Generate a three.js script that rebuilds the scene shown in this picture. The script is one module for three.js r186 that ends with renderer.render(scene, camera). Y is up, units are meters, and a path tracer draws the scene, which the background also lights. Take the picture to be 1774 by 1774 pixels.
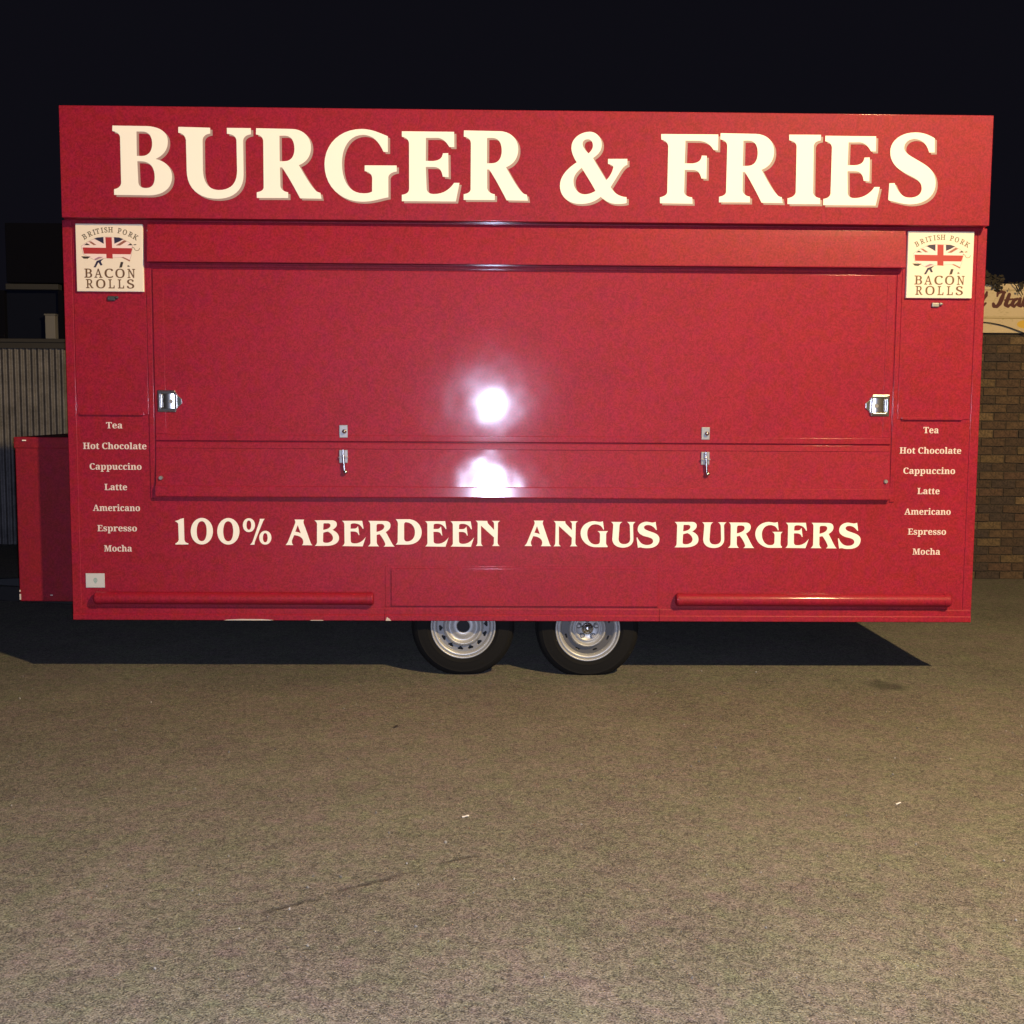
import * as THREE from 'three';
import { RoundedBoxGeometry } from 'three/addons/geometries/RoundedBoxGeometry.js';
import { TextGeometry } from 'three/addons/geometries/TextGeometry.js';
import { FontLoader } from 'three/addons/loaders/FontLoader.js';
import { mergeGeometries } from 'three/addons/utils/BufferGeometryUtils.js';

// ---------------------------------------------------------------- camera, sky, lamps, exposure
const scene = new THREE.Scene();
const camera = new THREE.PerspectiveCamera(47.42, 1, 0.02, 300);
camera.position.set(0, 1.57, 6.62);
camera.rotation.order = 'YXZ';
camera.rotation.set(-0.0915, -0.0186, 0.0063);
scene.add(camera);

const renderer = new THREE.WebGLRenderer({ antialias: true });
renderer.toneMapping = THREE.LinearToneMapping;
renderer.toneMappingExposure = 1.0;
renderer.shadowMap.enabled = true;

const SKY = [0.0042, 0.0040, 0.0066];                      // a cloudless, lampless night
{
  const w = 32, h = 16, d = new Float32Array(w * h * 4);
  for (let i = 0; i < w * h; i++) { d[4 * i] = SKY[0]; d[4 * i + 1] = SKY[1]; d[4 * i + 2] = SKY[2]; d[4 * i + 3] = 1; }
  const t = new THREE.DataTexture(d, w, h, THREE.RGBAFormat, THREE.FloatType);
  t.mapping = THREE.EquirectangularReflectionMapping; t.magFilter = THREE.LinearFilter; t.needsUpdate = true;
  scene.background = t; scene.environment = t;
}
const STREET = { at: [4.2, 6.3, 6.2], color: [1.0, 0.73, 0.35], power: 390, radius: 7 };
const FLASH = { at: [0.013, 1.577, 6.612], color: [0.76, 0.86, 1.22], power: 72, radius: 0.5 };

// ---------------------------------------------------------------- helpers
let seed = 20240611;
const rnd = () => { seed = (seed + 0x6d2b79f5) | 0; let t = Math.imul(seed ^ (seed >>> 15), 1 | seed); t = (t + Math.imul(t ^ (t >>> 7), 61 | t)) ^ t; return ((t ^ (t >>> 14)) >>> 0) / 4294967296; };
const gauss = () => (rnd() + rnd() + rnd() + rnd() - 2) * 0.866 * 2 / 2;
const names = new Map();
const numbered = (n) => { const k = names.get(n) ?? 0; names.set(n, k + 1); return k ? n + '_' + String(k).padStart(3, '0') : n; };
function mesh(name, geo, mat, parent = scene, label) {
  const m = new THREE.Mesh(geo, mat); m.name = parent === scene ? numbered(name) : name;
  m.castShadow = m.receiveShadow = true; parent.add(m);
  if (label) m.userData.label = label;
  return m;
}
function thing(name, label, category, group) {
  const g = new THREE.Group(); g.name = numbered(name); scene.add(g);
  g.userData = { label, category }; if (group) g.userData.group = group;
  return g;
}
// texture coordinates in metres, each face seen straight on
function metric(geo) {
  const g = geo.index ? geo.toNonIndexed() : geo, p = g.attributes.position, n = g.attributes.normal, uv = new Float32Array(p.count * 2);
  for (let i = 0; i < p.count; i++) {
    const ax = Math.abs(n.getX(i)), ay = Math.abs(n.getY(i)), az = Math.abs(n.getZ(i)), x = p.getX(i), y = p.getY(i), z = p.getZ(i);
    const [u, v] = az >= ax && az >= ay ? [x, y] : ax >= ay ? [z, y] : [x, z];
    uv[2 * i] = u; uv[2 * i + 1] = v;
  }
  g.setAttribute('uv', new THREE.BufferAttribute(uv, 2));
  return g;
}
// a box from corner to corner, edges rounded by r
const slab = (x0, x1, y0, y1, z0, z1, r = 0.003) => metric(new RoundedBoxGeometry(x1 - x0, y1 - y0, z1 - z0, 2, Math.min(r, (x1 - x0) / 2.01, (y1 - y0) / 2.01, (z1 - z0) / 2.01)).translate((x0 + x1) / 2, (y0 + y1) / 2, (z0 + z1) / 2));
// a profile in (z, y) drawn out along x
function alongX(points, x0, x1, smooth = 0) {
  const s = new THREE.Shape(points.map(([z, y]) => new THREE.Vector2(z, y)));
  return metric(new THREE.ExtrudeGeometry(s, { depth: x1 - x0, bevelEnabled: false, steps: 1, curveSegments: 12 }).rotateY(-Math.PI / 2).translate(x1, 0, 0));
}
const tube = (pts, r, seg = 24, rad = 8) => new THREE.TubeGeometry(new THREE.CatmullRomCurve3(pts.map((p) => new THREE.Vector3(...p))), seg, r, rad);
// a sheet of thin metal facing +z, not quite flat
function wavySheet(x0, x1, y0, y1, z, amount = 1) {
  const nx = Math.ceil((x1 - x0) / 0.022), ny = Math.ceil((y1 - y0) / 0.022), g = new THREE.PlaneGeometry(x1 - x0, y1 - y0, nx, ny).translate((x0 + x1) / 2, (y0 + y1) / 2, z), p = g.attributes.position, n = g.attributes.normal, uv = g.attributes.uv;
  const f = (x, y) => amount * (0.00048 * sheetNoise[0](x / 3.6, y / 3.6) + 0.00013 * sheetNoise[1](x / 3.6, y / 3.6)), e = 0.01;
  for (let i = 0; i < p.count; i++) {
    const x = p.getX(i), y = p.getY(i), v = new THREE.Vector3(-(f(x + e, y) - f(x - e, y)) / (2 * e), -(f(x, y + e) - f(x, y - e)) / (2 * e), 1).normalize();
    p.setZ(i, z + f(x, y)); n.setXYZ(i, v.x, v.y, v.z); uv.setXY(i, x, y);
  }
  return g.toNonIndexed();
}
// value noise on a torus of n cells
function torusNoise(cells) {
  const v = new Float32Array(cells * cells).map(() => rnd() * 2 - 1), s = (t) => t * t * (3 - 2 * t);
  return (u, w) => {
    const x = u * cells, y = w * cells, xi = Math.floor(x), yi = Math.floor(y), fx = s(x - xi), fy = s(y - yi);
    const at = (a, b) => v[(((b % cells) + cells) % cells) * cells + (((a % cells) + cells) % cells)];
    return (at(xi, yi) * (1 - fx) + at(xi + 1, yi) * fx) * (1 - fy) + (at(xi, yi + 1) * (1 - fx) + at(xi + 1, yi + 1) * fx) * fy;
  };
}
const sheetNoise = [torusNoise(16), torusNoise(52)];
const toS = (c) => { c = Math.min(1, Math.max(0, c)); return 255 * (c <= 0.0031308 ? 12.92 * c : 1.055 * c ** (1 / 2.4) - 0.055); };
function texture(n, metres, f, linear = false) {
  const d = new Uint8Array(n * n * 4);
  for (let y = 0; y < n; y++) for (let x = 0; x < n; x++) {
    const c = f((x + 0.5) / n, (y + 0.5) / n), i = 4 * (y * n + x);
    for (let k = 0; k < 3; k++) d[i + k] = linear ? Math.min(255, Math.max(0, c[k] * 255)) : toS(c[k]);
    d[i + 3] = 255;
  }
  const t = new THREE.DataTexture(d, n, n, THREE.RGBAFormat);
  t.wrapS = t.wrapT = THREE.RepeatWrapping; t.magFilter = THREE.LinearFilter; t.minFilter = THREE.LinearMipmapLinearFilter; t.generateMipmaps = true;
  if (!linear) t.colorSpace = THREE.SRGBColorSpace;
  t.repeat.set(1 / metres, 1 / metres); t.needsUpdate = true;
  return t;
}
const lin = (r, g, b) => new THREE.Color().setRGB(r, g, b);
function canvasTexture(w, h, draw) {
  const c = document.createElement('canvas'); c.width = w; c.height = h; draw(c.getContext('2d'), w, h);
  const t = new THREE.CanvasTexture(c); t.colorSpace = THREE.SRGBColorSpace; t.magFilter = THREE.LinearFilter; t.anisotropy = 8;
  return t;
}

// ---------------------------------------------------------------- materials
const RED = [0.250, 0.0080, 0.0215];
const paintNoise = [torusNoise(400), torusNoise(70), torusNoise(64), torusNoise(11)];
const paintMap = (base, amount) => texture(1024, 2.4, (u, v) => {
  const g = gauss() * 0.10 + paintNoise[0](u, v) * 0.24, h = paintNoise[1](u, v) * 0.07, q = paintNoise[2](v, u) * 0.20, m = paintNoise[3](u, v) * 0.04;
  return [base[0] * (1 + amount * (g + h * 0.5 + m)), base[1] * (1 + amount * (g * 1.4 - q + m)), base[2] * (1 + amount * (g * 1.4 + q * 1.3 + m))];
});
const redMap = paintMap(RED, 1.0);
const waveNoise = [torusNoise(9), torusNoise(22), torusNoise(60)];
const waveMap = texture(512, 3.1, (u, v) => { const h = 0.5 + 0.28 * waveNoise[0](u, v) + 0.15 * waveNoise[1](u, v) + 0.17 * waveNoise[2](u, v); return [h, h, h]; }, true);
const paint = new THREE.MeshPhysicalMaterial({ map: redMap, roughness: 0.54, specularIntensity: 0.40, clearcoat: 0.30, clearcoatRoughness: 0.102, bumpMap: waveMap, bumpScale: 0.0011 });
const lockerPaint = new THREE.MeshPhysicalMaterial({ map: paintMap([0.195, 0.006, 0.015], 1), roughness: 0.6, specularIntensity: 0.5, clearcoat: 0.08, clearcoatRoughness: 0.3 });
const white = new THREE.MeshPhysicalMaterial({ color: lin(0.84, 0.785, 0.655), roughness: 0.55, clearcoat: 0.1, clearcoatRoughness: 0.3 });
const menuInk = new THREE.MeshPhysicalMaterial({ color: lin(0.68, 0.56, 0.49), roughness: 0.6 });
const shadeInk = new THREE.MeshStandardMaterial({ color: lin(0.33, 0.225, 0.19), roughness: 0.6 });
const chrome = new THREE.MeshPhysicalMaterial({ color: lin(0.50, 0.485, 0.46), metalness: 1, roughness: 0.27 });
const zinc = new THREE.MeshStandardMaterial({ color: lin(0.30, 0.29, 0.275), metalness: 0.6, roughness: 0.46 });
const rubber = new THREE.MeshPhysicalMaterial({ specularIntensity: 0.35, color: lin(0.007, 0.0068, 0.0068), roughness: 0.9 });
const black = new THREE.MeshStandardMaterial({ color: lin(0.008, 0.008, 0.009), roughness: 0.8 });
const rimPaint = new THREE.MeshPhysicalMaterial({ color: lin(0.37, 0.37, 0.36), metalness: 0.35, roughness: 0.42, clearcoat: 0.3, clearcoatRoughness: 0.25 });
const discGrey = new THREE.MeshPhysicalMaterial({ color: lin(0.20, 0.20, 0.20), metalness: 0.3, roughness: 0.42 }), discDark = new THREE.MeshPhysicalMaterial({ color: lin(0.075, 0.072, 0.068), metalness: 0.3, roughness: 0.45 });
const steelDark = new THREE.MeshStandardMaterial({ color: lin(0.05, 0.05, 0.052), metalness: 0.3, roughness: 0.65 });

// ---------------------------------------------------------------- lettering outlines, as cut: title in mm, strapline in half mm, y up from the baseline
const TITLE_GLYPHS = {
  'B': 'M1 380L186 379C257 377 300 349 299 299C298 252 271 224 231 205C287 193 319 158 318 110C316 43 260 11 192 10L1 11L2 42Q35 46 41 74L41 316Q41 343 0 351ZM130 350L160 350C200 351 215 320 214 285C213 245 191 221 158 220L129 220ZM131 192L151 192C202 191 225 159 224 107C223 70 207 49 176 49C148 49 134 61 134 83Z',
  'U': 'M1 377L173 374L173 343Q134 338 131 308L130 147C132 77 163 42 216 42C282 44 315 79 316 148L315 307Q312 340 264 343L264 374L394 374L394 341Q354 336 351 307L351 126C350 40 290 -4 207 -5C99 -6 41 54 42 146L41 304Q38 340 0 346Z',
  'R': 'M1 374L197 372C262 370 299 327 298 275C298 230 272 194 231 180C260 130 294 69 325 41Q336 34 347 33L353 1L236 2C216 40 169 126 140 166L128 167L129 67Q134 39 171 34L171 3L0 2L0 32Q35 38 38 58L39 305Q37 336 0 341ZM127 335L154 336C194 336 208 307 208 265C207 224 187 200 153 200L127 199Z',
  'G': 'M347 339L347 255L324 255C298 308 270 343 214 345C134 344 97 272 96 194C95 88 143 31 212 32Q246 32 260 42L261 112Q261 143 220 152L220 182L395 183L395 151Q352 144 349 119L349 12C303 4 269 -12 206 -13C83 -14 0 71 1 185C2 299 92 375 205 376C262 376 304 355 347 339Z',
  'E': 'M1 366L286 366L287 285L260 285C245 311 223 332 194 333L132 332L131 209L171 209C200 212 220 219 225 251L254 252L256 123L224 126C220 158 206 176 177 177L131 177L136 59C140 34 160 31 183 32C228 34 266 60 286 93L316 93L296 -7L0 -8L0 26Q36 30 40 56L40 301Q38 331 1 337Z',
  '&': 'M162 374C202 374 228 339 228 306C229 273 206 250 181 234L189 219L255 115C277 136 290 164 294 187Q290 198 264 203L264 230L370 231L370 199C347 193 333 165 319 142L280 79C298 47 327 27 369 25L369 -6Q353 -12 322 -12C281 -13 253 1 226 26C192 -5 149 -14 115 -14C46 -15 1 27 1 83C0 136 44 179 92 210C72 240 62 263 62 290C62 338 110 373 162 374ZM151 334C168 335 180 319 180 300C180 286 169 269 156 258C137 274 123 294 123 308C122 324 134 334 151 334ZM120 181C130 163 180 90 197 57C177 44 154 38 137 38C97 39 75 73 75 109C74 140 96 162 120 181Z',
  'F': 'M1 366L315 367L315 282L292 283C273 311 253 329 209 332L135 332L133 210L178 210C206 215 223 223 227 253L254 252L255 129L227 130C219 159 207 176 178 175L134 175L133 57Q135 32 178 27L181 -7L1 -6L0 26Q39 34 40 56L41 300Q38 328 2 337Z',
  'I': 'M0 370L176 371L175 341Q138 336 137 308L141 61Q143 36 181 29L182 -3L1 -4L0 27Q40 35 45 60L43 307Q40 335 1 340Z',
  'S': 'M246 358L248 283L218 282C206 323 179 353 135 354C98 354 77 330 78 305C79 277 119 260 166 234C222 205 258 175 260 118C263 42 198 2 123 1C76 1 44 15 4 21L0 26L3 114L32 115C51 68 78 36 118 37C162 37 187 58 184 92C181 132 137 145 96 166C46 192 5 220 2 284C0 343 56 388 137 389C183 390 221 373 246 358Z',
};
const STRAP_GLYPHS = {
  '1': 'M0 269Q49 280 63 294L102 302L104 55Q110 19 149 16L148 2L2 1L2 15Q37 26 41 61L38 238Q31 255 0 269Z',
  '0': 'M130 306C201 306 255 236 253 155C252 70 196 3 125 2C53 2 0 69 2 154C3 235 58 306 130 306ZM129 269C166 269 184 218 183 155C182 91 162 40 125 40C85 40 68 90 69 154C71 218 89 269 129 269Z',
  'o': 'M70 305C111 305 138 270 138 226C137 182 109 147 68 147C27 147 0 182 1 226C1 269 30 305 70 305ZM70 279C87 279 96 256 96 226C95 196 85 173 68 173C50 173 41 196 42 226C42 255 52 279 70 279Z',
  '/': 'M113 298L169 299Q151 277 144 256L57 44Q49 22 50 3L0 2Q21 22 29 40L105 256Q114 281 113 298Z',
  'A': 'M104 292L215 292Q203 275 207 253L280 42Q288 13 305 -1L186 -1Q208 17 200 56C188 90 154 110 98 114L72 51Q70 17 87 0L0 0Q24 26 29 41L112 250Q119 275 104 292ZM141 229L175 134Q149 149 112 153Z',
  'B': 'M0 284L204 285C238 283 254 263 254 244C255 210 235 195 204 176C255 151 278 122 278 83C280 25 219 -7 132 -8L3 -8Q27 9 28 38L30 243Q27 267 0 284ZM110 251L156 251C175 249 183 241 182 224C179 195 138 180 99 176L102 238Q103 249 110 251ZM153 156C192 137 210 107 210 83C209 44 165 27 136 27C107 26 96 34 96 48L99 141Q124 153 153 156Z',
  'U': 'M0 281L129 281Q100 269 97 240L88 89C89 45 115 25 154 26C198 26 221 50 222 89L215 240Q209 267 182 282L279 282Q253 265 252 240L258 89C260 26 213 -13 140 -14C62 -14 18 25 16 88L25 239Q27 264 0 281Z',
  'G': 'M256 289L270 195L261 192C248 229 218 253 170 253C111 252 76 203 78 145C79 77 117 21 176 21C210 21 224 33 225 58L225 136Q223 160 196 175L318 175Q299 163 295 141L295 43Q296 14 315 4L311 -9L177 -10C79 -10 4 67 2 149C0 232 72 289 159 289Q213 280 227 281Q244 283 256 289Z',
  'E': 'M0 280L229 281L244 193L234 189C216 230 186 249 147 252Q98 254 98 234L96 190L139 191Q168 193 177 218L182 218L196 118L187 118C179 147 159 159 130 159L95 159L97 49C100 27 119 21 144 21C197 22 236 49 268 96L233 -12L1 -9Q27 9 27 34L26 239Q25 263 0 280Z',
  'R': 'M3 281L201 280C235 278 256 261 256 231C257 192 233 173 202 153C231 109 252 56 275 21Q283 2 303 -13L178 -13Q205 6 194 26C183 55 158 99 132 128L98 121L99 35Q102 6 127 -11L0 -11Q29 11 28 35L26 245Q23 269 3 281ZM119 246L143 247C173 247 185 236 186 216C184 182 141 163 97 155L98 226Q100 245 119 246Z',
  'D': 'M1 301L164 301C245 290 297 227 297 153C297 71 237 11 133 10L0 10Q22 28 24 47L27 249Q27 278 1 301ZM119 268C186 264 221 212 221 152C221 85 178 46 130 46Q98 47 97 85L97 234Q98 267 119 268Z',
  'N': 'M0 288L133 286Q133 266 143 254L211 184L210 257Q206 276 186 287L278 287Q256 274 254 257L251 38Q254 14 276 -1L187 -2Q208 11 209 33L210 97L61 232L63 38Q63 11 85 -1L3 -2Q20 13 22 37L24 256Q22 276 0 288Z',
  'S': 'M216 284L231 191L222 191C196 228 166 247 132 248C98 248 83 234 84 217C87 193 129 183 188 162C238 145 263 120 263 86C264 18 209 -19 131 -19Q82 -20 57 -11Q38 -8 18 -15L0 100L10 105C31 51 66 17 120 17C164 17 193 37 191 64C188 96 151 105 97 117C38 134 13 163 12 195C10 251 57 285 116 285Q155 279 175 275Q199 276 216 284Z',
};

function outline(text, unit) {
  const shapes = []; let path = null;
  const tok = text.match(/[MLQCZ]|-?\d+/g); let i = 0, cmd = '';
  const num = () => Number(tok[i++]) * unit;
  while (i < tok.length) {
    if (/[MLQCZ]/.test(tok[i])) cmd = tok[i++];
    if (cmd === 'M') { path = shapes.length ? new THREE.Path() : new THREE.Shape(); shapes.push(path); path.moveTo(num(), num()); cmd = 'L'; }
    else if (cmd === 'L') path.lineTo(num(), num());
    else if (cmd === 'Q') path.quadraticCurveTo(num(), num(), num(), num());
    else if (cmd === 'C') path.bezierCurveTo(num(), num(), num(), num(), num(), num());
  }
  shapes[0].holes = shapes.slice(1);
  return shapes[0];
}
const cut = (shape, z0, z1) => new THREE.ExtrudeGeometry(shape, { depth: z1 - z0, bevelEnabled: false, curveSegments: 10 }).translate(0, 0, z0);

// ---------------------------------------------------------------- ground
const aN = [torusNoise(620), torusNoise(300), torusNoise(90), torusNoise(24), torusNoise(7), torusNoise(150)];
const segDist = (x, y, a, b) => { const dx = b[0] - a[0], dy = b[1] - a[1], t = Math.min(1, Math.max(0, ((x - a[0]) * dx + (y - a[1]) * dy) / (dx * dx + dy * dy))); return Math.hypot(x - a[0] - t * dx, y - a[1] - t * dy); };
const crack = [[-0.76, 3.16], [-0.60, 3.06], [-0.50, 2.97], [-0.36, 2.88], [-0.22, 2.77], [-0.05, 2.67]];
function crackAt(x, z) {                                     // depth of the crack that runs across the foreground, 0 to 1
  if (x < -0.9 || x > 0.1 || z < 2.5 || z > 3.3) return 0;
  let d = 9; for (let i = 0; i < crack.length - 1; i++) d = Math.min(d, segDist(x, z, crack[i], crack[i + 1]));
  d += aN[1]((x + 3) / 6, (z + 2) / 6) * 0.012 + aN[5]((x + 3) / 6, (z + 2) / 6) * 0.006;
  return Math.max(0, 1 - d / (0.016 + 0.008 * aN[2]((x + 3) / 6, (z + 2) / 6))) * (0.72 + 0.45 * aN[2]((z + 2) / 6, (x + 3) / 6));
}
function stainAt(x, z) {                                     // a small dark oil drip beyond the right rear corner
  const d = Math.hypot((x - 2.235) / 0.085, (z - 0.17) / 0.11) + aN[5]((x + 3) / 6, (z + 2) / 6) * 0.45;
  return Math.max(0, Math.min(1, 1.5 - d));
}
const N = 2048, relief = new Float32Array(N * N);
const groundMap = texture(N, 6, (u, v) => {
  const x = u * 6 - 3, z = 4 - v * 6;
  const fine = gauss() * 0.95 + aN[0](u, v) * 0.28 + aN[1](u, v) * 0.12, mid = aN[2](u, v) * 0.06 + aN[3](u, v) * 0.08 + aN[4](u, v) * 0.09, hue = aN[1](v, u) * 0.04 + aN[5](u, v) * 0.06 + aN[2](v, u) * 0.04 + aN[3](v, u) * 0.03;
  let k = Math.max(0.15, 1 + fine + mid);
  if (rnd() < 0.0012) k *= 1.9 + rnd();                      // pale chippings
  relief[Math.floor(v * N) * N + Math.floor(u * N)] = 0.5 + fine * 0.34 - 0.45 * Math.max(0, crackAt(x, z));
  k *= 1 - 0.52 * Math.max(0, Math.min(1, 1.5 * crackAt(x, z))); k *= 1 - 0.55 * stainAt(x, z);
  return [0.117 * k * (1 + hue * 0.5), 0.107 * k * (1 - hue * 0.7), 0.084 * k * (1 + hue * 0.9)];
});
const groundBump = texture(N, 6, (u, v) => { const h = relief[Math.floor(v * N) * N + Math.floor(u * N)]; return [h, h, h]; }, true);
for (const t of [groundMap, groundBump]) t.anisotropy = 8;
{
  const g = new THREE.PlaneGeometry(240, 240, 1, 1).rotateX(-Math.PI / 2), p = g.attributes.position, uv = g.attributes.uv;
  for (let i = 0; i < p.count; i++) uv.setXY(i, p.getX(i) + 3, 4 - p.getZ(i));
  const ground = mesh('ground', g, new THREE.MeshStandardMaterial({ map: groundMap, bumpMap: groundBump, bumpScale: 0.0055, roughness: 0.92 }));
  ground.userData = { kind: 'structure', label: 'worn grey brown asphalt of the yard under the catering trailer', category: 'ground' };
}

// ---------------------------------------------------------------- brick wall on the right
const WZ = -3.95;
{
  const wall = thing('brick_wall', 'old brown brick wall running behind the right end of the trailer', 'wall');
  const mortarN = [torusNoise(200), torusNoise(30)];
  const mortar = new THREE.MeshStandardMaterial({ roughness: 0.95, map: texture(512, 1.5, (u, v) => { const k = 1 + gauss() * 0.25 + mortarN[0](u, v) * 0.3 + mortarN[1](u, v) * 0.3; return [0.046 * k, 0.033 * k, 0.019 * k]; }) });
  mesh('mortar_core', slab(2.9, 9.5, -0.1, 2.235, WZ - 0.225, WZ - 0.012, 0.004), mortar, wall);
  const tones = [[0.066, 0.040, 0.024], [0.052, 0.033, 0.021], [0.080, 0.050, 0.028], [0.120, 0.080, 0.042], [0.044, 0.030, 0.023], [0.075, 0.043, 0.027], [0.098, 0.066, 0.033]];
  const brickN = [torusNoise(220), torusNoise(40)];
  const grain = texture(256, 0.5, (u, v) => { const k = 0.85 + gauss() * 0.3 + brickN[0](u, v) * 0.25 + brickN[1](u, v) * 0.3; return [k * 0.8, k * 0.8, k * 0.8]; });
  const mats = tones.map((c) => new THREE.MeshStandardMaterial({ color: lin(c[0] * 1.5, c[1] * 1.42, c[2] * 1.25), map: grain, bumpMap: grain, bumpScale: 0.004, roughness: 0.9 }));
  const shapes = [0, 1, 2, 3].map(() => {
    const g = new THREE.BoxGeometry(0.215, 0.065, 0.11, 2, 1, 1), p = g.attributes.position;
    const jit = new Map();
    for (let i = 0; i < p.count; i++) { const key = [p.getX(i), p.getY(i), p.getZ(i)].map((t) => t.toFixed(3)).join(); if (!jit.has(key)) jit.set(key, [gauss() * 0.004, gauss() * 0.003, gauss() * 0.003]); const j = jit.get(key); p.setXYZ(i, p.getX(i) + j[0], p.getY(i) + j[1], p.getZ(i) + j[2]); }
    g.computeVertexNormals(); return metric(g);
  });
  const far = mats.map(() => []);
  for (let row = 0; row < 29; row++) for (let k = 0; k < 29; k++) {
    const x = 3.0 + k * 0.226 + (row % 2) * 0.113, y = 0.036 + row * 0.0765, m = Math.floor(rnd() * 9), mi = m > 6 ? m - 7 : m, si = Math.floor(rnd() * 4), dz = gauss() * 0.004, rz = gauss() * 0.01;
    if (x > 9.35) continue;
    if (x > 4.05 && x < 5.95) { const b = mesh('brick', shapes[si], mats[mi], wall); b.position.set(x, y, WZ - 0.055 + dz); b.rotation.z = rz; }
    else far[mi].push(shapes[si].clone().rotateZ(rz).translate(x, y, WZ - 0.055 + dz));
  }
  const pile = far.map((l, i) => [l, mats[i]]).filter(([l]) => l.length);
  for (const [l, m] of pile) { const b = mesh('bricks_far_along', mergeGeometries(l), m, wall); b.userData.kind = 'stuff'; }
}
// sign board fixed along the top of that wall
{
  const X0 = 3.0, X1 = 8.6, Y0 = 2.245, Y1 = 2.685, W = 2048, H = 160;
  const px = (zx, zy) => { const sx = 1680 + zx / 8.87, sy = 400 + zy / 8.87, x = 4.62 + (sx - 1740) * 0.00523, y = 2.241 - (sy - 578) * 0.00523; return [(x - X0) / (X1 - X0) * W, (Y1 - y) / (Y1 - Y0) * H]; };
  const dirt = [torusNoise(60), torusNoise(14)];
  const face = canvasTexture(W, H, (c) => {
    c.fillStyle = '#bfab86'; c.fillRect(0, 0, W, H);
    for (let i = 0; i < 5200; i++) { const x = rnd() * W, y = rnd() * H, d = dirt[0](x / W * 4, y / H * 0.4) + dirt[1](x / W * 3, y / H * 0.5); c.fillStyle = d > 0 ? `rgba(235,205,150,${0.10 * d})` : `rgba(95,85,40,${-0.16 * d})`; c.fillRect(x, y, 2 + rnd() * 9, 1 + rnd() * 3); }
    const line = (a, b, w, s) => { c.strokeStyle = s; c.lineWidth = w; c.beginPath(); c.moveTo(0, px(0, a)[1]); c.lineTo(W, px(0, b)[1]); c.stroke(); };
    line(918, 918, 1.6, '#6e5a33'); line(1085, 1085, 0.8, '#a38d5f'); line(1350, 1350, 2.4, '#7b6a39'); line(1330, 1330, 1.0, '#94804c');
    c.fillStyle = '#c8a23a'; c.beginPath(); c.ellipse(...px(880, 1440), 30, 14, 0, 0, 7); c.fill();
    const stroke = (pts) => { c.strokeStyle = '#4a1d17'; c.lineCap = 'round'; for (let i = 0; i < pts.length - 1; i++) for (let k = 0; k < 8; k++) { const t = k / 8, q = (a, b) => a + (b - a) * t; const p0 = px(q(pts[i][0], pts[i + 1][0]), q(pts[i][1], pts[i + 1][1])), t1 = (k + 1) / 8, p1 = px(pts[i][0] + (pts[i + 1][0] - pts[i][0]) * t1, pts[i][1] + (pts[i + 1][1] - pts[i][1]) * t1); c.lineWidth = q(pts[i][2], pts[i + 1][2]) * 1.28 / 8.87 * 0.00523 / (X1 - X0) * W; c.beginPath(); c.moveTo(...p0); c.lineTo(...p1); c.stroke(); } };
    stroke([[255, 950, 22], [245, 1000, 40], [212, 1050, 34], [190, 1110, 34], [200, 1165, 34], [245, 1120, 20]]);
    stroke([[418, 1015, 20], [425, 965, 34], [475, 945, 34], [535, 955, 26]]);
    stroke([[522, 950, 30], [492, 1040, 54], [462, 1120, 50], [420, 1172, 36], [372, 1165, 42], [362, 1130, 34]]);
    stroke([[602, 985, 40], [577, 1060, 48], [552, 1140, 48], [592, 1168, 32], [640, 1128, 18]]); stroke([[540, 1072, 22], [655, 1055, 20]]);
    stroke([[735, 1050, 26], [680, 1072, 44], [648, 1140, 44], [684, 1170, 30], [742, 1110, 22], [775, 1048, 36], [752, 1140, 48], [792, 1166, 26], [835, 1110, 18]]);
    stroke([[872, 950, 36], [820, 1130, 48], [852, 1168, 28], [890, 1120, 18]]);
  });
  const sign = thing('sign_board', 'long cream sign board with brown script lettering along the top of the brick wall', 'sign');
  mesh('backing_board', slab(X0, X1, Y0, Y1, WZ - 0.06, WZ + 0.018, 0.004), new THREE.MeshStandardMaterial({ color: lin(0.30, 0.25, 0.16), roughness: 0.8 }), sign);
  mesh('printed_face', new THREE.PlaneGeometry(X1 - X0 - 0.006, Y1 - Y0 - 0.006).translate((X0 + X1) / 2, (Y0 + Y1) / 2, WZ + 0.0205), new THREE.MeshStandardMaterial({ map: face, roughness: 0.7 }), sign);
  const w = (zx, zy, z) => { const sx = 1680 + zx / 8.87, sy = 400 + zy / 8.87; return [4.62 + (sx - 1740) * 0.00523, 2.241 - (sy - 578) * 0.00523, z]; };
  const cable = thing('cable', 'thin dark cable sagging across the lower edge of the cream sign', 'cable');
  mesh('sheath', tube([w(-300, 1440, WZ + 0.035), w(60, 1408, WZ + 0.03), w(210, 1412, WZ + 0.03), w(380, 1432, WZ + 0.032), w(560, 1472, WZ + 0.035), w(800, 1555, WZ + 0.035), w(1100, 1660, WZ + 0.02)], 0.005, 60), black, cable);
  // dry creeper hanging over the board
  const twig = thing('creeper', 'dry brown creeper hanging over the top of the cream sign', 'plant');
  const stems = [], leaves = [];
  const bark = new THREE.MeshStandardMaterial({ color: lin(0.035, 0.026, 0.014), roughness: 0.9 }), leafM = new THREE.MeshStandardMaterial({ color: lin(0.030, 0.022, 0.010), roughness: 0.85, side: THREE.DoubleSide });
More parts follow.
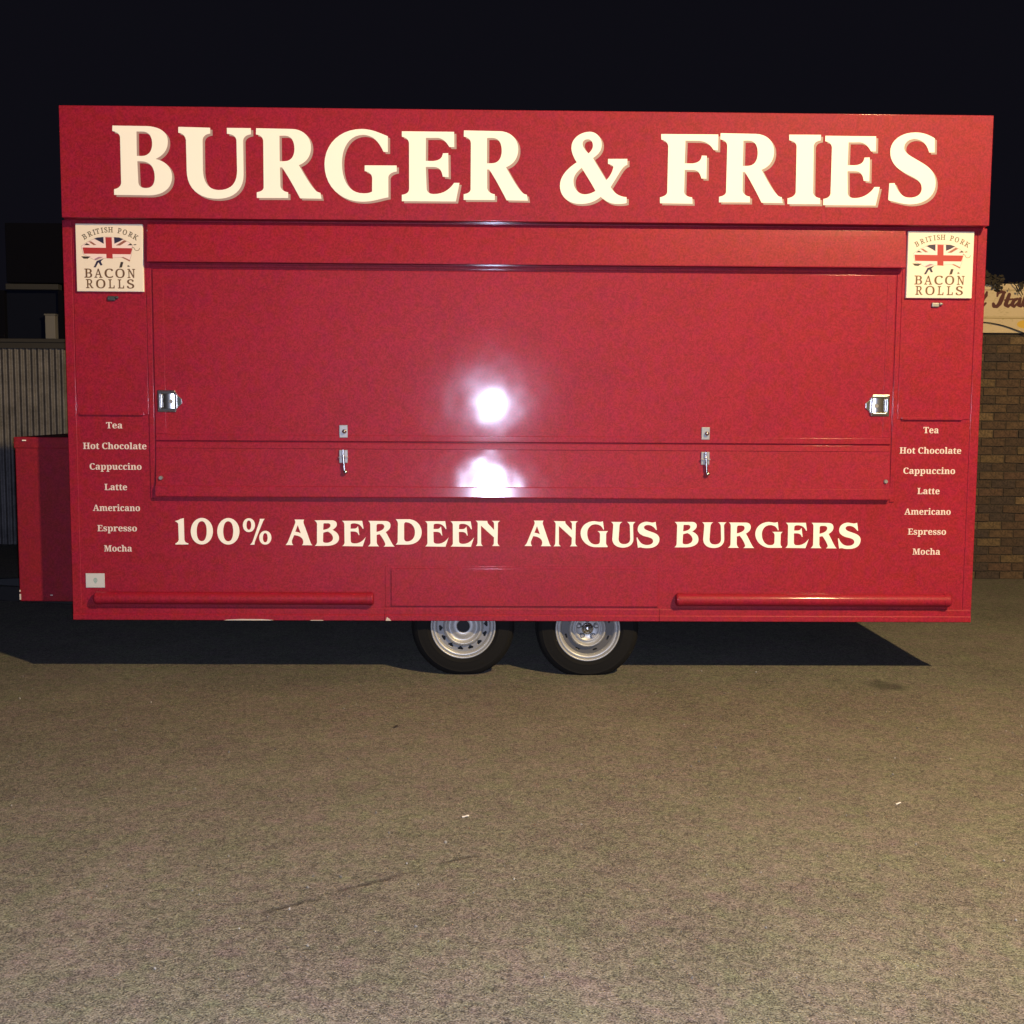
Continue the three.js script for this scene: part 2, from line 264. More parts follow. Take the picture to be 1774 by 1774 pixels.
  const runs = [[[830, 790, 0], [700, 850, 0.06], [740, 920, 0.06], [790, 1000, 0.05]], [[600, 800, 0.0], [640, 835, 0.06], [700, 900, 0.05], [735, 985, 0.045]], [[100, 700, -0.1], [260, 760, 0.03], [380, 830, 0.05], [470, 850, 0.05]], [[60, 640, -0.15], [240, 700, -0.05], [330, 700, -0.02], [430, 760, 0.02]], [[-200, 700, -0.1], [100, 780, 0.03], [300, 850, 0.05]]];
  for (const r of runs) {
    const pts = r.map(([a, b, z]) => w(a, b, WZ + z)); stems.push(tube(pts, r[0][0] < 300 ? 0.006 : 0.0045, 16, 5));
    const c = new THREE.CatmullRomCurve3(pts.map((p) => new THREE.Vector3(...p))), dense = r[0][0] < 300 ? 26 : 2;
    for (let i = 0; i < dense; i++) { const p = c.getPoint(rnd()), s = 0.014 + rnd() * 0.022, g = new THREE.CircleGeometry(s, 5); g.scale(1, 0.7, 1).rotateX(rnd() * 2 - 1).rotateY(rnd() * 2 - 1).rotateZ(rnd() * 6); g.translate(p.x + gauss() * 0.05, p.y + gauss() * 0.045, p.z + gauss() * 0.03); leaves.push(g); }
  }
  mesh('stem', mergeGeometries(stems), bark, twig); mesh('foliage', mergeGeometries(leaves), leafM, twig);
}

// ---------------------------------------------------------------- shed behind the left end
{
  const SZ = -6.3, shed = thing('shed', 'dark shed with grey corrugated cladding behind the left end of the trailer', 'building');
  const sN = [torusNoise(150), torusNoise(18)];
  const cladM = new THREE.MeshStandardMaterial({ roughness: 0.55, metalness: 0.25, map: texture(512, 2.2, (u, v) => { const k = 1 + gauss() * 0.22 + sN[0](u, v) * 0.2 + sN[1](u, v) * 0.25; return [0.140 * k, 0.128 * k, 0.124 * k]; }) });
  const pts = [], x0 = -9.5, x1 = -1.2, pitch = 0.064, step = pitch / 8;
  const g = new THREE.PlaneGeometry(x1 - x0, 2.16, Math.round((x1 - x0) / step), 1).translate((x0 + x1) / 2, 1.08, 0), p = g.attributes.position;
  for (let i = 0; i < p.count; i++) p.setZ(i, SZ + 0.012 * Math.sin((p.getX(i) - x0) / pitch * 2 * Math.PI));
  g.computeVertexNormals(); const uv = g.attributes.uv; for (let i = 0; i < p.count; i++) uv.setXY(i, p.getX(i), p.getY(i));
  mesh('corrugated_cladding', g, cladM, shed);
  const dark = new THREE.MeshPhysicalMaterial({ specularIntensity: 0.2, color: lin(0.0046, 0.0046, 0.0085), roughness: 1 }), pale = new THREE.MeshStandardMaterial({ color: lin(0.075, 0.068, 0.060), roughness: 0.8 });
  mesh('wall', mergeGeometries([slab(-5.27, -1.2, 2.86, 3.5, SZ - 3.2, SZ - 0.02, 0.01), slab(x0, -1.2, -0.1, 2.15, SZ - 3.0, SZ - 0.03, 0.01), slab(-4.66, -1.2, 2.1, 2.9, SZ - 3.1, SZ - 0.04, 0.01), slab(x0, -5.36, 2.1, 2.75, SZ - 3.1, SZ - 0.25, 0.01)]), dark, shed);
  mesh('sill', mergeGeometries([slab(x0, -4.62, 2.215, 2.255, SZ - 0.2, SZ + 0.05, 0.006), slab(x0, -4.60, 2.15, 2.215, SZ - 0.2, SZ + 0.03, 0.004)]), [new THREE.MeshStandardMaterial({ color: lin(0.045, 0.040, 0.036), roughness: 0.8 })][0], shed);
  for (const [a, b] of [[-5.36, -5.30], [-4.72, -4.66]]) mesh('window_jamb', slab(a, b, 2.255, 2.78, SZ - 0.14, SZ - 0.02, 0.004), dark, shed);
  mesh('window_pane', slab(-5.31, -4.71, 2.25, 2.79, SZ - 0.10, SZ - 0.09, 0.002), new THREE.MeshPhysicalMaterial({ color: lin(0.010, 0.012, 0.022), roughness: 0.12 }), shed);
  mesh('lintel', slab(-5.265, -4.70, 2.785, 2.845, SZ - 0.1, SZ + 0.02, 0.005), new THREE.MeshStandardMaterial({ color: lin(0.040, 0.037, 0.034), roughness: 0.8 }), shed);
  const box = thing('vent_box', 'pale upright box standing on the sill of the dark shed window', 'box');
  mesh('casing', slab(-4.842, -4.735, 2.256, 2.508, SZ - 0.06, SZ + 0.045, 0.006), new THREE.MeshStandardMaterial({ color: lin(0.20, 0.185, 0.165), roughness: 0.75 }), box);
  mesh('cap', slab(-4.85, -4.727, 2.508, 2.524, SZ - 0.07, SZ + 0.053, 0.004), new THREE.MeshStandardMaterial({ color: lin(0.16, 0.148, 0.13), roughness: 0.75 }), box);
}

// ---------------------------------------------------------------- the catering trailer
const trailer = thing('catering_trailer', 'red burger trailer with shuttered hatch and big cream title lettering', 'trailer');
const XL = -2.375, XR = 2.78;
const body = mesh('body', slab(XL, XR, 0.352, 2.74, -2.15, 0, 0.022), paint, trailer);
for (const [a, b] of [[XL - 0.004, XL + 0.048], [XR - 0.048, XR + 0.004]]) mesh('corner_trim', slab(a, b, 0.345, 2.574, -0.05, 0.0045, 0.004), paint, trailer);
mesh('roof', slab(XL - 0.02, XR + 0.02, 2.735, 2.80, -2.2, -0.05, 0.02), new THREE.MeshStandardMaterial({ color: lin(0.35, 0.34, 0.32), roughness: 0.7 }), trailer);
// title board
const fascia = mesh('fascia', slab(-2.353, 2.762, 2.577, 3.175, -0.03, 0.0775, 0.004), paint, trailer);
const title = [['B', -2.065], ['U', -1.7085], ['R', -1.287], ['G', -0.917], ['E', -0.494], ['R', -0.155], ['&', 0.373], ['F', 0.926], ['R', 1.253], ['I', 1.632], ['E', 1.831], ['S', 2.192]];
const titleGeo = {};
for (const [c, x] of title) {
  titleGeo[c] ??= [cut(outline(TITLE_GLYPHS[c], 0.001), 0.0765, 0.0802), cut(outline(TITLE_GLYPHS[c], 0.001), 0.0765, 0.0787)];
  const sc = c === 'E' && x > 1 ? 0.985 : 1;
  for (const [n, k, m, dx, dy] of [['letter', 0, white, 0, 0], ['letter_shade', 1, shadeInk, 0.0125, -0.0105]]) { const l = mesh(n, titleGeo[c][k], m, fascia); l.position.set(x + dx, 2.689 + dy, 0); l.scale.x = sc; }
}
for (const x of [-1.90, 2.30]) { const r = mesh('rivet', new THREE.SphereGeometry(0.009, 10, 8).scale(1, 1, 0.5).translate(x, 2.52, 0.014), white, trailer); }
// rolled hood over the hatch
mesh('hatch_hood', alongX([[-0.01, 2.566], [0.024, 2.566], [0.029, 2.563], [0.032, 2.55], [0.0362, 2.52], [0.0400, 2.49], [0.0436, 2.46], [0.0469, 2.43], [0.0500, 2.40], [0.0528, 2.37], [0.0545, 2.352], [0.0535, 2.347], [0.050, 2.345], [-0.01, 2.345]].reverse(), -1.900, 2.312), paint, trailer);
mesh('hood_seal', slab(-1.90, 2.29, 2.322, 2.338, -0.01, 0.018, 0.004), paint, trailer);
// hatch door, its surround and its edge trims
const HL = -1.888, HR = 2.278;
for (const [a, b] of [[HL - 0.034, HL - 0.006], [HR + 0.006, HR + 0.034]]) mesh('hatch_surround', slab(a, b, 1.03, 2.315, -0.01, 0.007, 0.003), paint, trailer);
const hatch = mesh('hatch_door', mergeGeometries([slab(HL, HR, 1.3575, 2.312, -0.02, 0.008, 0.004), wavySheet(HL + 0.004, HR - 0.004, 1.3615, 2.308, 0.0090)]), paint, trailer);
for (const g of [slab(HL + 0.003, HR - 0.003, 1.360, 1.394, 0, 0.0125, 0.003), slab(HL + 0.003, HL + 0.062, 1.397, 2.305, 0, 0.0108, 0.002), slab(HR - 0.05, HR - 0.003, 1.397, 2.305, 0, 0.0108, 0.002)]) mesh('edge_trim', g, paint, hatch);
// counter flap, leaning out at its foot
{
  const flap = mesh('counter_flap', mergeGeometries([metric(new RoundedBoxGeometry(HR - HL, 0.262, 0.03, 2, 0.003)).translate((HL + HR) / 2, -0.131, -0.016), wavySheet(HL + 0.004, HR - 0.004, -0.259, -0.003, 0.0002, 1.9)]).rotateX(-0.0735).translate(0, 1.353, 0.0075), paint, trailer);
  const lip = [[-0.01, 1.043], [0.0324, 1.043], [0.0350, 1.046], [0.0356, 1.050]];
  for (let i = 0; i <= 8; i++) { const a = i / 8 * 1.5; lip.push([0.0276 + 0.004 * Math.cos(a), 1.102 + 0.004 * Math.sin(a)]); }
  lip.push([-0.01, 1.106]);
  for (const g of [alongX(lip, HL, HR), metric(new RoundedBoxGeometry(HR - HL - 0.006, 0.034, 0.006, 2, 0.002).translate((HL + HR) / 2, -0.019, 0.001).rotateX(-0.0735).translate(0, 1.353, 0.0075))]) mesh('edge_trim', g, paint, flap);
}
// fittings
function latch(x, y, side) {                                 // recessed paddle latch; the pointed end of its plate faces the hatch
  const s = new THREE.Shape(), d = side; s.moveTo(0.062 * d, -0.058); s.lineTo(0.062 * d, 0.058); s.lineTo(-0.030 * d, 0.058); s.lineTo(-0.046 * d, 0.030); s.lineTo(-0.068 * d, 0.012); s.lineTo(-0.068 * d, -0.014); s.lineTo(-0.046 * d, -0.034); s.lineTo(-0.034 * d, -0.058); s.closePath();
  const plate = mesh('paddle_latch', new THREE.ExtrudeGeometry(s, { depth: 0.003, bevelEnabled: true, bevelSize: 0.003, bevelThickness: 0.003, bevelSegments: 2 }).translate(x, y, 0.010), chrome, trailer);
  const rim = new THREE.Shape(); const rr = (sh, w, h, r, cx = 0) => { sh.moveTo(cx - w + r, -h); sh.lineTo(cx + w - r, -h); sh.quadraticCurveTo(cx + w, -h, cx + w, -h + r); sh.lineTo(cx + w, h - r); sh.quadraticCurveTo(cx + w, h, cx + w - r, h); sh.lineTo(cx - w + r, h); sh.quadraticCurveTo(cx - w, h, cx - w, h - r); sh.lineTo(cx - w, -h + r); sh.quadraticCurveTo(cx - w, -h, cx - w + r, -h); };
  rr(rim, 0.050, 0.052, 0.014); const hole = new THREE.Path(); rr(hole, 0.042, 0.044, 0.010); rim.holes = [hole];
  mesh('rim', new THREE.ExtrudeGeometry(rim, { depth: 0.008, bevelEnabled: true, bevelSize: 0.002, bevelThickness: 0.003, bevelSegments: 3 }).translate(x + 0.008 * d, y, 0.014), chrome, plate);
  const pg = new THREE.CylinderGeometry(0.11, 0.11, 0.082, 24, 1, true, -0.36, 0.72).translate(0, 0, -0.11).rotateZ(0);
  mesh('paddle', pg.translate(x + 0.006 * d, y, 0.024), chrome, plate);
  mesh('bright_edge', new THREE.CapsuleGeometry(0.0055, 0.068, 4, 10).translate(x + 0.040 * d, y, 0.022), chrome, plate);
  mesh('key_lock', new THREE.CylinderGeometry(0.011, 0.011, 0.01, 16).rotateX(Math.PI / 2).translate(x - 0.014 * d, y - 0.002, 0.026), zinc, plate);
}
latch(-1.806, 1.580, -1); latch(2.197, 1.580, 1);
function catches(x) {                                        // keeper on the hatch and the toggle below it
  const keeper = mesh('keeper', slab(x - 0.024, x + 0.024, 1.380, 1.452, 0.008, 0.015, 0.003), zinc, trailer);
  mesh('stud', new THREE.SphereGeometry(0.0125, 14, 10).translate(x + 0.006, 1.416, 0.024), chrome, keeper);
  const toggle = mesh('toggle_catch', mergeGeometries([slab(x - 0.024, x + 0.024, 1.238, 1.312, 0.012, 0.023, 0.003), slab(x - 0.027, x + 0.027, 1.266, 1.274, 0.014, 0.034, 0.003)]), zinc, trailer);
  mesh('lever', mergeGeometries([new THREE.CapsuleGeometry(0.007, 0.085, 4, 10).rotateZ(0.07).translate(x + 0.004, 1.238, 0.036), new THREE.CylinderGeometry(0.007, 0.007, 0.05, 10).translate(x, 1.288, 0.034).toNonIndexed()].map((g) => g.index ? g.toNonIndexed() : g)), chrome, toggle);
  mesh('tip', new THREE.SphereGeometry(0.011, 12, 8).scale(1.3, 1, 1).translate(x + 0.012, 1.188, 0.038), chrome, toggle);
}
catches(-0.831); catches(1.219);
for (const x of [-1.858, 2.252]) mesh('bolt', new THREE.CylinderGeometry(0.010, 0.012, 0.012, 12).rotateX(Math.PI / 2).translate(x, 1.149, 0.028), zinc, trailer);
for (const [x, m] of [[-2.111, steelDark], [2.508, zinc]]) mesh('door_stay', mergeGeometries([slab(x - 0.026, x + 0.018, 2.134, 2.160, 0, 0.016, 0.006), new THREE.SphereGeometry(0.008, 10, 8).scale(1.5, 1, 1).translate(x + 0.026, 2.152, 0.014).toNonIndexed()].map((g) => g.index ? g.toNonIndexed() : g)), m, trailer);
// menu panels either side, the upper sheet lapped over the lower
for (const [a, b, c, d] of [[-2.305, -1.95, XL + 0.0495, HL - 0.0355], [2.336, 2.684, HR + 0.0355, XR - 0.0495]]) { mesh('upper_sheet', slab(c, d, 1.503, 2.572, -0.01, 0.0035, 0.003), paint, trailer); mesh('drip_strip', slab(a, b, 1.500, 1.514, 0, 0.014, 0.002), paint, trailer); }
const font = await new FontLoader().loadAsync('fonts/droid/droid_serif_bold.typeface.json');
const words = ['Tea', 'Hot Chocolate', 'Cappuccino', 'Latte', 'Americano', 'Espresso', 'Mocha'];
const spanL = [[-2.165, -2.074], [-2.297, -1.942], [-2.263, -1.972], [-2.183, -2.056], [-2.251, -1.986], [-2.229, -2.006], [-2.194, -2.037]], spanR = [[2.466, 2.554], [2.334, 2.688], [2.360, 2.658], [2.445, 2.573], [2.375, 2.642], [2.399, 2.620], [2.431, 2.590]];
const rowY = [1.4425, 1.326, 1.210, 1.094, 0.9755, 0.860, 0.7445];
const capRef = new TextGeometry('H', { font, size: 1, depth: 0.1 }); capRef.computeBoundingBox();
const capSize = 0.0350 / (capRef.boundingBox.max.y - capRef.boundingBox.min.y);
words.forEach((wd, i) => {
  const g = new TextGeometry(wd, { font, size: capSize, depth: 0.003, curveSegments: 5, bevelEnabled: true, bevelThickness: 0.0002, bevelSize: 0.0001, bevelSegments: 1 });
  g.computeBoundingBox(); const w = g.boundingBox.max.x - g.boundingBox.min.x; g.translate(-g.boundingBox.min.x, 0, 0);
  for (const [x0, x1] of [spanL[i], spanR[i]]) { const m = mesh('menu_word', g, menuInk, body); m.position.set(x0, rowY[i] - 0.0175, -0.0012); m.scale.x = (x1 - x0) / w; }
});
// strapline
const strapGeo = {};
const strap = [['1', -1.791], ['0', -1.703], ['0', -1.553], ['A', -1.166], ['B', -1.001], ['E', -0.844], ['R', -0.697], ['D', -0.540], ['E', -0.372], ['E', -0.227], ['N', -0.084], ['A', 0.196], ['N', 0.361], ['G', 0.515], ['U', 0.690], ['S', 0.837], ['B', 1.054], ['U', 1.212], ['R', 1.364], ['G', 1.518], ['E', 1.694], ['R', 1.840], ['S', 1.996]];
for (const [c, x] of strap) { strapGeo[c] ??= cut(outline(STRAP_GLYPHS[c], 0.0005), -0.001, 0.0018); mesh('letter', strapGeo[c], white, body).position.set(x, 0.7677, 0); }
{
  const o = cut(outline(STRAP_GLYPHS.o, 0.0005), -0.001, 0.0018), b = cut(outline(STRAP_GLYPHS['/'], 0.0005), -0.001, 0.0018);
  mesh('letter', mergeGeometries([o.clone().translate(-1.407, 0, 0), b.translate(-1.367, 0, 0), o.translate(-1.315, -0.0715, 0)]), white, body).position.set(0, 0.7677, 0);
}
// square notices at both top corners
const posterArt = canvasTexture(768, 768, (c, W) => {
  const P = (x, y) => [(x - 125 + (y - 135) * 0.0293) / 1358 * W, (y - 135) / 1366 * W];
  c.fillStyle = '#dfd0b9'; c.fillRect(0, 0, W, W);
  const poly = (fill, ...pts) => { c.fillStyle = fill; c.beginPath(); pts.forEach((p, i) => (i ? c.lineTo(...P(...p)) : c.moveTo(...P(...p)))); c.closePath(); c.fill(); };
  const navy = '#241d38', dark = '#33281f', rust = '#8d5442', red = '#a02624';
  // flag-coloured pig
  c.fillStyle = '#e4cbc0'; c.beginPath(); c.moveTo(...P(215, 590)); c.bezierCurveTo(...P(330, 500), ...P(520, 390), ...P(790, 395)); c.bezierCurveTo(...P(1000, 395), ...P(1190, 470), ...P(1270, 560)); c.lineTo(...P(1240, 745)); c.lineTo(...P(1190, 880)); c.lineTo(...P(1030, 810)); c.lineTo(...P(660, 830)); c.lineTo(...P(480, 870)); c.lineTo(...P(250, 750)); c.closePath(); c.fill(); c.strokeStyle = 'rgba(120,100,88,0.55)'; c.lineWidth = 4; c.stroke();
  poly(navy, [488, 432], [560, 408], [682, 398], [682, 537], [600, 490]); poly(navy, [898, 400], [1000, 404], [1092, 436], [1000, 488], [900, 530]);
  poly(dark, [278, 566], [335, 524], [405, 566]); poly(dark, [1165, 562], [1228, 522], [1262, 545], [1255, 562]); poly(dark, [1285, 548], [1330, 534], [1355, 550], [1300, 560]);
  poly(rust, [368, 490], [425, 488], [532, 560], [470, 562]); poly(rust, [930, 566], [1100, 460], [1155, 482], [1012, 568]);
  poly(red, [722, 402], [850, 404], [850, 836], [722, 830]); poly(red, [246, 614], [1262, 622], [1222, 745], [262, 740]);
  poly(dark, [205, 794], [398, 796], [330, 846], [250, 840]); poly('#9a7482', [468, 850], [565, 800], [655, 806], [488, 872]); poly(navy, [520, 884], [665, 838], [600, 895], [634, 968], [592, 978], [552, 912], [492, 1016], [446, 1018], [500, 920]);
  poly(rust, [1028, 806], [1066, 800], [1205, 866], [1194, 892]); poly(dark, [1010, 902], [1064, 904], [1030, 1012], [972, 1020]); poly(dark, [1142, 1004], [1150, 962], [1200, 990]);
  c.strokeStyle = '#7d6650'; c.lineWidth = 7; c.beginPath(); c.moveTo(...P(1250, 600)); c.bezierCurveTo(...P(1330, 600), ...P(1280, 660), ...P(1350, 668)); c.bezierCurveTo(...P(1400, 668), ...P(1410, 630), ...P(1408, 615)); c.stroke();
  const glyph = (ch, x0, x1, y0, y1, col, up = 0.714) => { const s = (y1 - y0) / 1366 * W / up; c.font = s + 'px serif'; const m = c.measureText(ch), a = P(x0, y1), b = P(x1, y1), w = (m.actualBoundingBoxRight ?? m.width) + (m.actualBoundingBoxLeft ?? 0); c.save(); c.translate(a[0], a[1]); c.scale((b[0] - a[0]) / w, 1); c.fillStyle = col; c.fillText(ch, m.actualBoundingBoxLeft ?? 0, 0); c.strokeStyle = col; c.lineWidth = 4; c.strokeText(ch, m.actualBoundingBoxLeft ?? 0, 0); c.restore(); };
  for (const [ch, a, b] of [['B', 250, 405], ['A', 455, 615], ['C', 665, 835], ['O', 885, 1075], ['N', 1135, 1290]]) glyph(ch, a, b, 1045, 1225, '#5f4227');
  for (const [ch, a, b] of [['R', 272, 418], ['O', 478, 668], ['L', 732, 855], ['L', 926, 1050], ['S', 1112, 1258]]) glyph(ch, a, b, 1262, 1440, '#5f4227');
  const cx = P(790, 1276), R = 976 / 1366 * W, text = 'BRITISH PORK', adv = [0, 0.108, 0.195, 0.260, 0.345, 0.415, 0.500, 0.590, 0.665, 0.765, 0.875, 0.975];
  c.font = 102 / 1366 * W / 0.714 + 'px serif'; c.fillStyle = '#4e432f'; c.textAlign = 'center';
  [...text].forEach((ch, i) => { const a = -0.535 + adv[i] * 1.10; c.save(); c.translate(cx[0] + R * Math.sin(a), cx[1] - R * Math.cos(a)); c.rotate(a); c.scale(0.92, 1); c.fillText(ch, 0, 0); c.strokeStyle = '#4e432f'; c.lineWidth = 3; c.strokeText(ch, 0, 0); c.restore(); });
});
const posterM = new THREE.MeshPhysicalMaterial({ map: posterArt, roughness: 0.5, clearcoat: 0.15, clearcoatRoughness: 0.25 });
for (const [x0, x1] of [[-2.300, -1.932], [2.332, 2.704]]) { const b = mesh('notice_board', slab(x0, x1, 2.184, 2.553, 0, 0.0195, 0.002), white, trailer); mesh('printed_face', new THREE.PlaneGeometry(x1 - x0 - 0.003, 0.366).translate((x0 + x1) / 2, 2.3685, 0.0215), posterM, b); }
// lower body: spat over the wheels, sills, stowed rails, sticker
mesh('wheel_spat', mergeGeometries([slab(-0.60, 0.972, 0.414, 0.650, -0.01, 0.003, 0.002), slab(-0.565, 0.965, 0.420, 0.636, 0, 0.0115, 0.0025)]), paint, trailer);
for (const [a, b] of [[XL, -0.6035], [-0.601, 0.973], [0.9755, XR]]) mesh('sill', alongX([[-0.06, 0.334], [0.010, 0.334], [0.013, 0.337], [0.013, 0.364], [0.010, 0.369], [0.0075, 0.371], [0.0075, 0.400], [0.005, 0.407], [-0.06, 0.410]], a, b), paint, trailer);
for (const [a, b] of [[-2.246, -0.664], [1.066, 2.651]]) {
  const prof = [[0, 0], [0.030, 0], [0.0345, 0.004], [0.036, 0.010], [0.036, b - a - 0.010], [0.0345, b - a - 0.004], [0.030, b - a], [0, b - a]].map(([r, y]) => new THREE.Vector2(r, y));
  const rail = mesh('stowed_rail', metric(new THREE.LatheGeometry(prof, 28).rotateZ(-Math.PI / 2).translate(a, 0.464, 0.022)), paint, trailer);
  for (const x of [a + 0.024, b - 0.024]) mesh('clip', metric(new THREE.CylinderGeometry(0.0385, 0.0385, 0.028, 24, 1).rotateZ(Math.PI / 2).translate(x, 0.464, 0.022)), paint, rail);
}
const sticker = canvasTexture(128, 96, (c) => { c.fillStyle = '#b9b7b2'; c.fillRect(0, 0, 128, 96); c.strokeStyle = '#7f938c'; c.lineWidth = 5; c.beginPath(); c.ellipse(66, 46, 11, 14, 0, 0, 7); c.stroke(); c.fillStyle = '#8fa19a'; c.fillRect(60, 34, 12, 34); });
mesh('sticker', slab(-2.302, -2.195, 0.519, 0.601, 0, 0.002, 0.0005), new THREE.MeshStandardMaterial({ color: lin(0.46, 0.45, 0.43), roughness: 0.6 }), trailer);
mesh('sticker_print', new THREE.PlaneGeometry(0.104, 0.079).translate(-2.2485, 0.560, 0.0035), new THREE.MeshStandardMaterial({ map: sticker, roughness: 0.6 }), trailer);
const bare = new THREE.MeshStandardMaterial({ color: lin(0.50, 0.42, 0.36), roughness: 0.7 });
{                                                            // bare scrapes along the bottom edge
  const chip = (pts) => { const s = new THREE.Shape(pts.map(([x, y]) => new THREE.Vector2(x, y))); return new THREE.ExtrudeGeometry(s, { depth: 0.002, bevelEnabled: false }).translate(0, 0, 0.0122); };
  for (const g of [chip([[-1.52, 0.3345], [-1.40, 0.3345], [-1.26, 0.3345], [-1.235, 0.337], [-1.30, 0.342], [-1.42, 0.3425], [-1.50, 0.339]]), chip([[-0.597, 0.335], [-0.565, 0.335], [-0.575, 0.346], [-0.590, 0.356]]), chip([[-1.03, 0.3345], [-0.95, 0.3345], [-0.96, 0.338], [-1.02, 0.338]])]) mesh('scrape', g, bare, trailer);
}
// gas locker on the drawbar, left end
{
  const locker = mesh('gas_locker', slab(-2.782, -2.372, 0.395, 1.362, -1.85, -0.25, 0.008), lockerPaint, trailer);
  mesh('hinge', slab(-2.735, -2.712, 1.343, 1.350, -0.249, -0.240, 0.002), white, locker);
  mesh('worn_corner', mergeGeometries([slab(-2.781, -2.772, 0.405, 0.44, -0.253, -0.2475, 0.001), slab(-2.781, -2.774, 0.452, 0.464, -0.253, -0.2475, 0.001), slab(-2.60, -2.585, 0.430, 0.436, -0.253, -0.2475, 0.001)]), bare, locker);
  mesh('lid', slab(-2.786, -2.374, 1.300, 1.366, -1.855, -0.246, 0.006), lockerPaint, locker);
  for (const s of [-1, 1]) { const a = new THREE.Vector3(-1.6, 0.33, -1.05 + s * 0.62), b = new THREE.Vector3(-3.75, 0.36, -1.05), d = b.clone().sub(a), g = new THREE.BoxGeometry(d.length(), 0.09, 0.05); g.rotateY(-Math.atan2(d.z, d.x)).translate((a.x + b.x) / 2, 0.345, (a.z + b.z) / 2); mesh('drawbar', metric(g), black, trailer); }
  mesh('hitch', mergeGeometries([new THREE.CylinderGeometry(0.04, 0.04, 0.28, 16).rotateZ(Math.PI / 2).translate(-3.85, 0.38, -1.05), new THREE.SphereGeometry(0.055, 16, 12).translate(-4.0, 0.38, -1.05)]), steelDark, trailer);
}
// chassis and axles
mesh('chassis', mergeGeometries([slab(-2.3, 2.7, 0.33, 0.42, -0.42, -0.36, 0.004), slab(-2.3, 2.7, 0.33, 0.42, -1.80, -1.74, 0.004), slab(-2.3, 2.7, 0.345, 0.36, -2.12, -0.03, 0.004)]), steelDark, trailer);
for (const x of [-0.157, 0.573]) mesh('axle', new THREE.CylinderGeometry(0.032, 0.032, 1.75, 16).rotateX(Math.PI / 2).translate(x, 0.262, -1.08), steelDark, trailer);
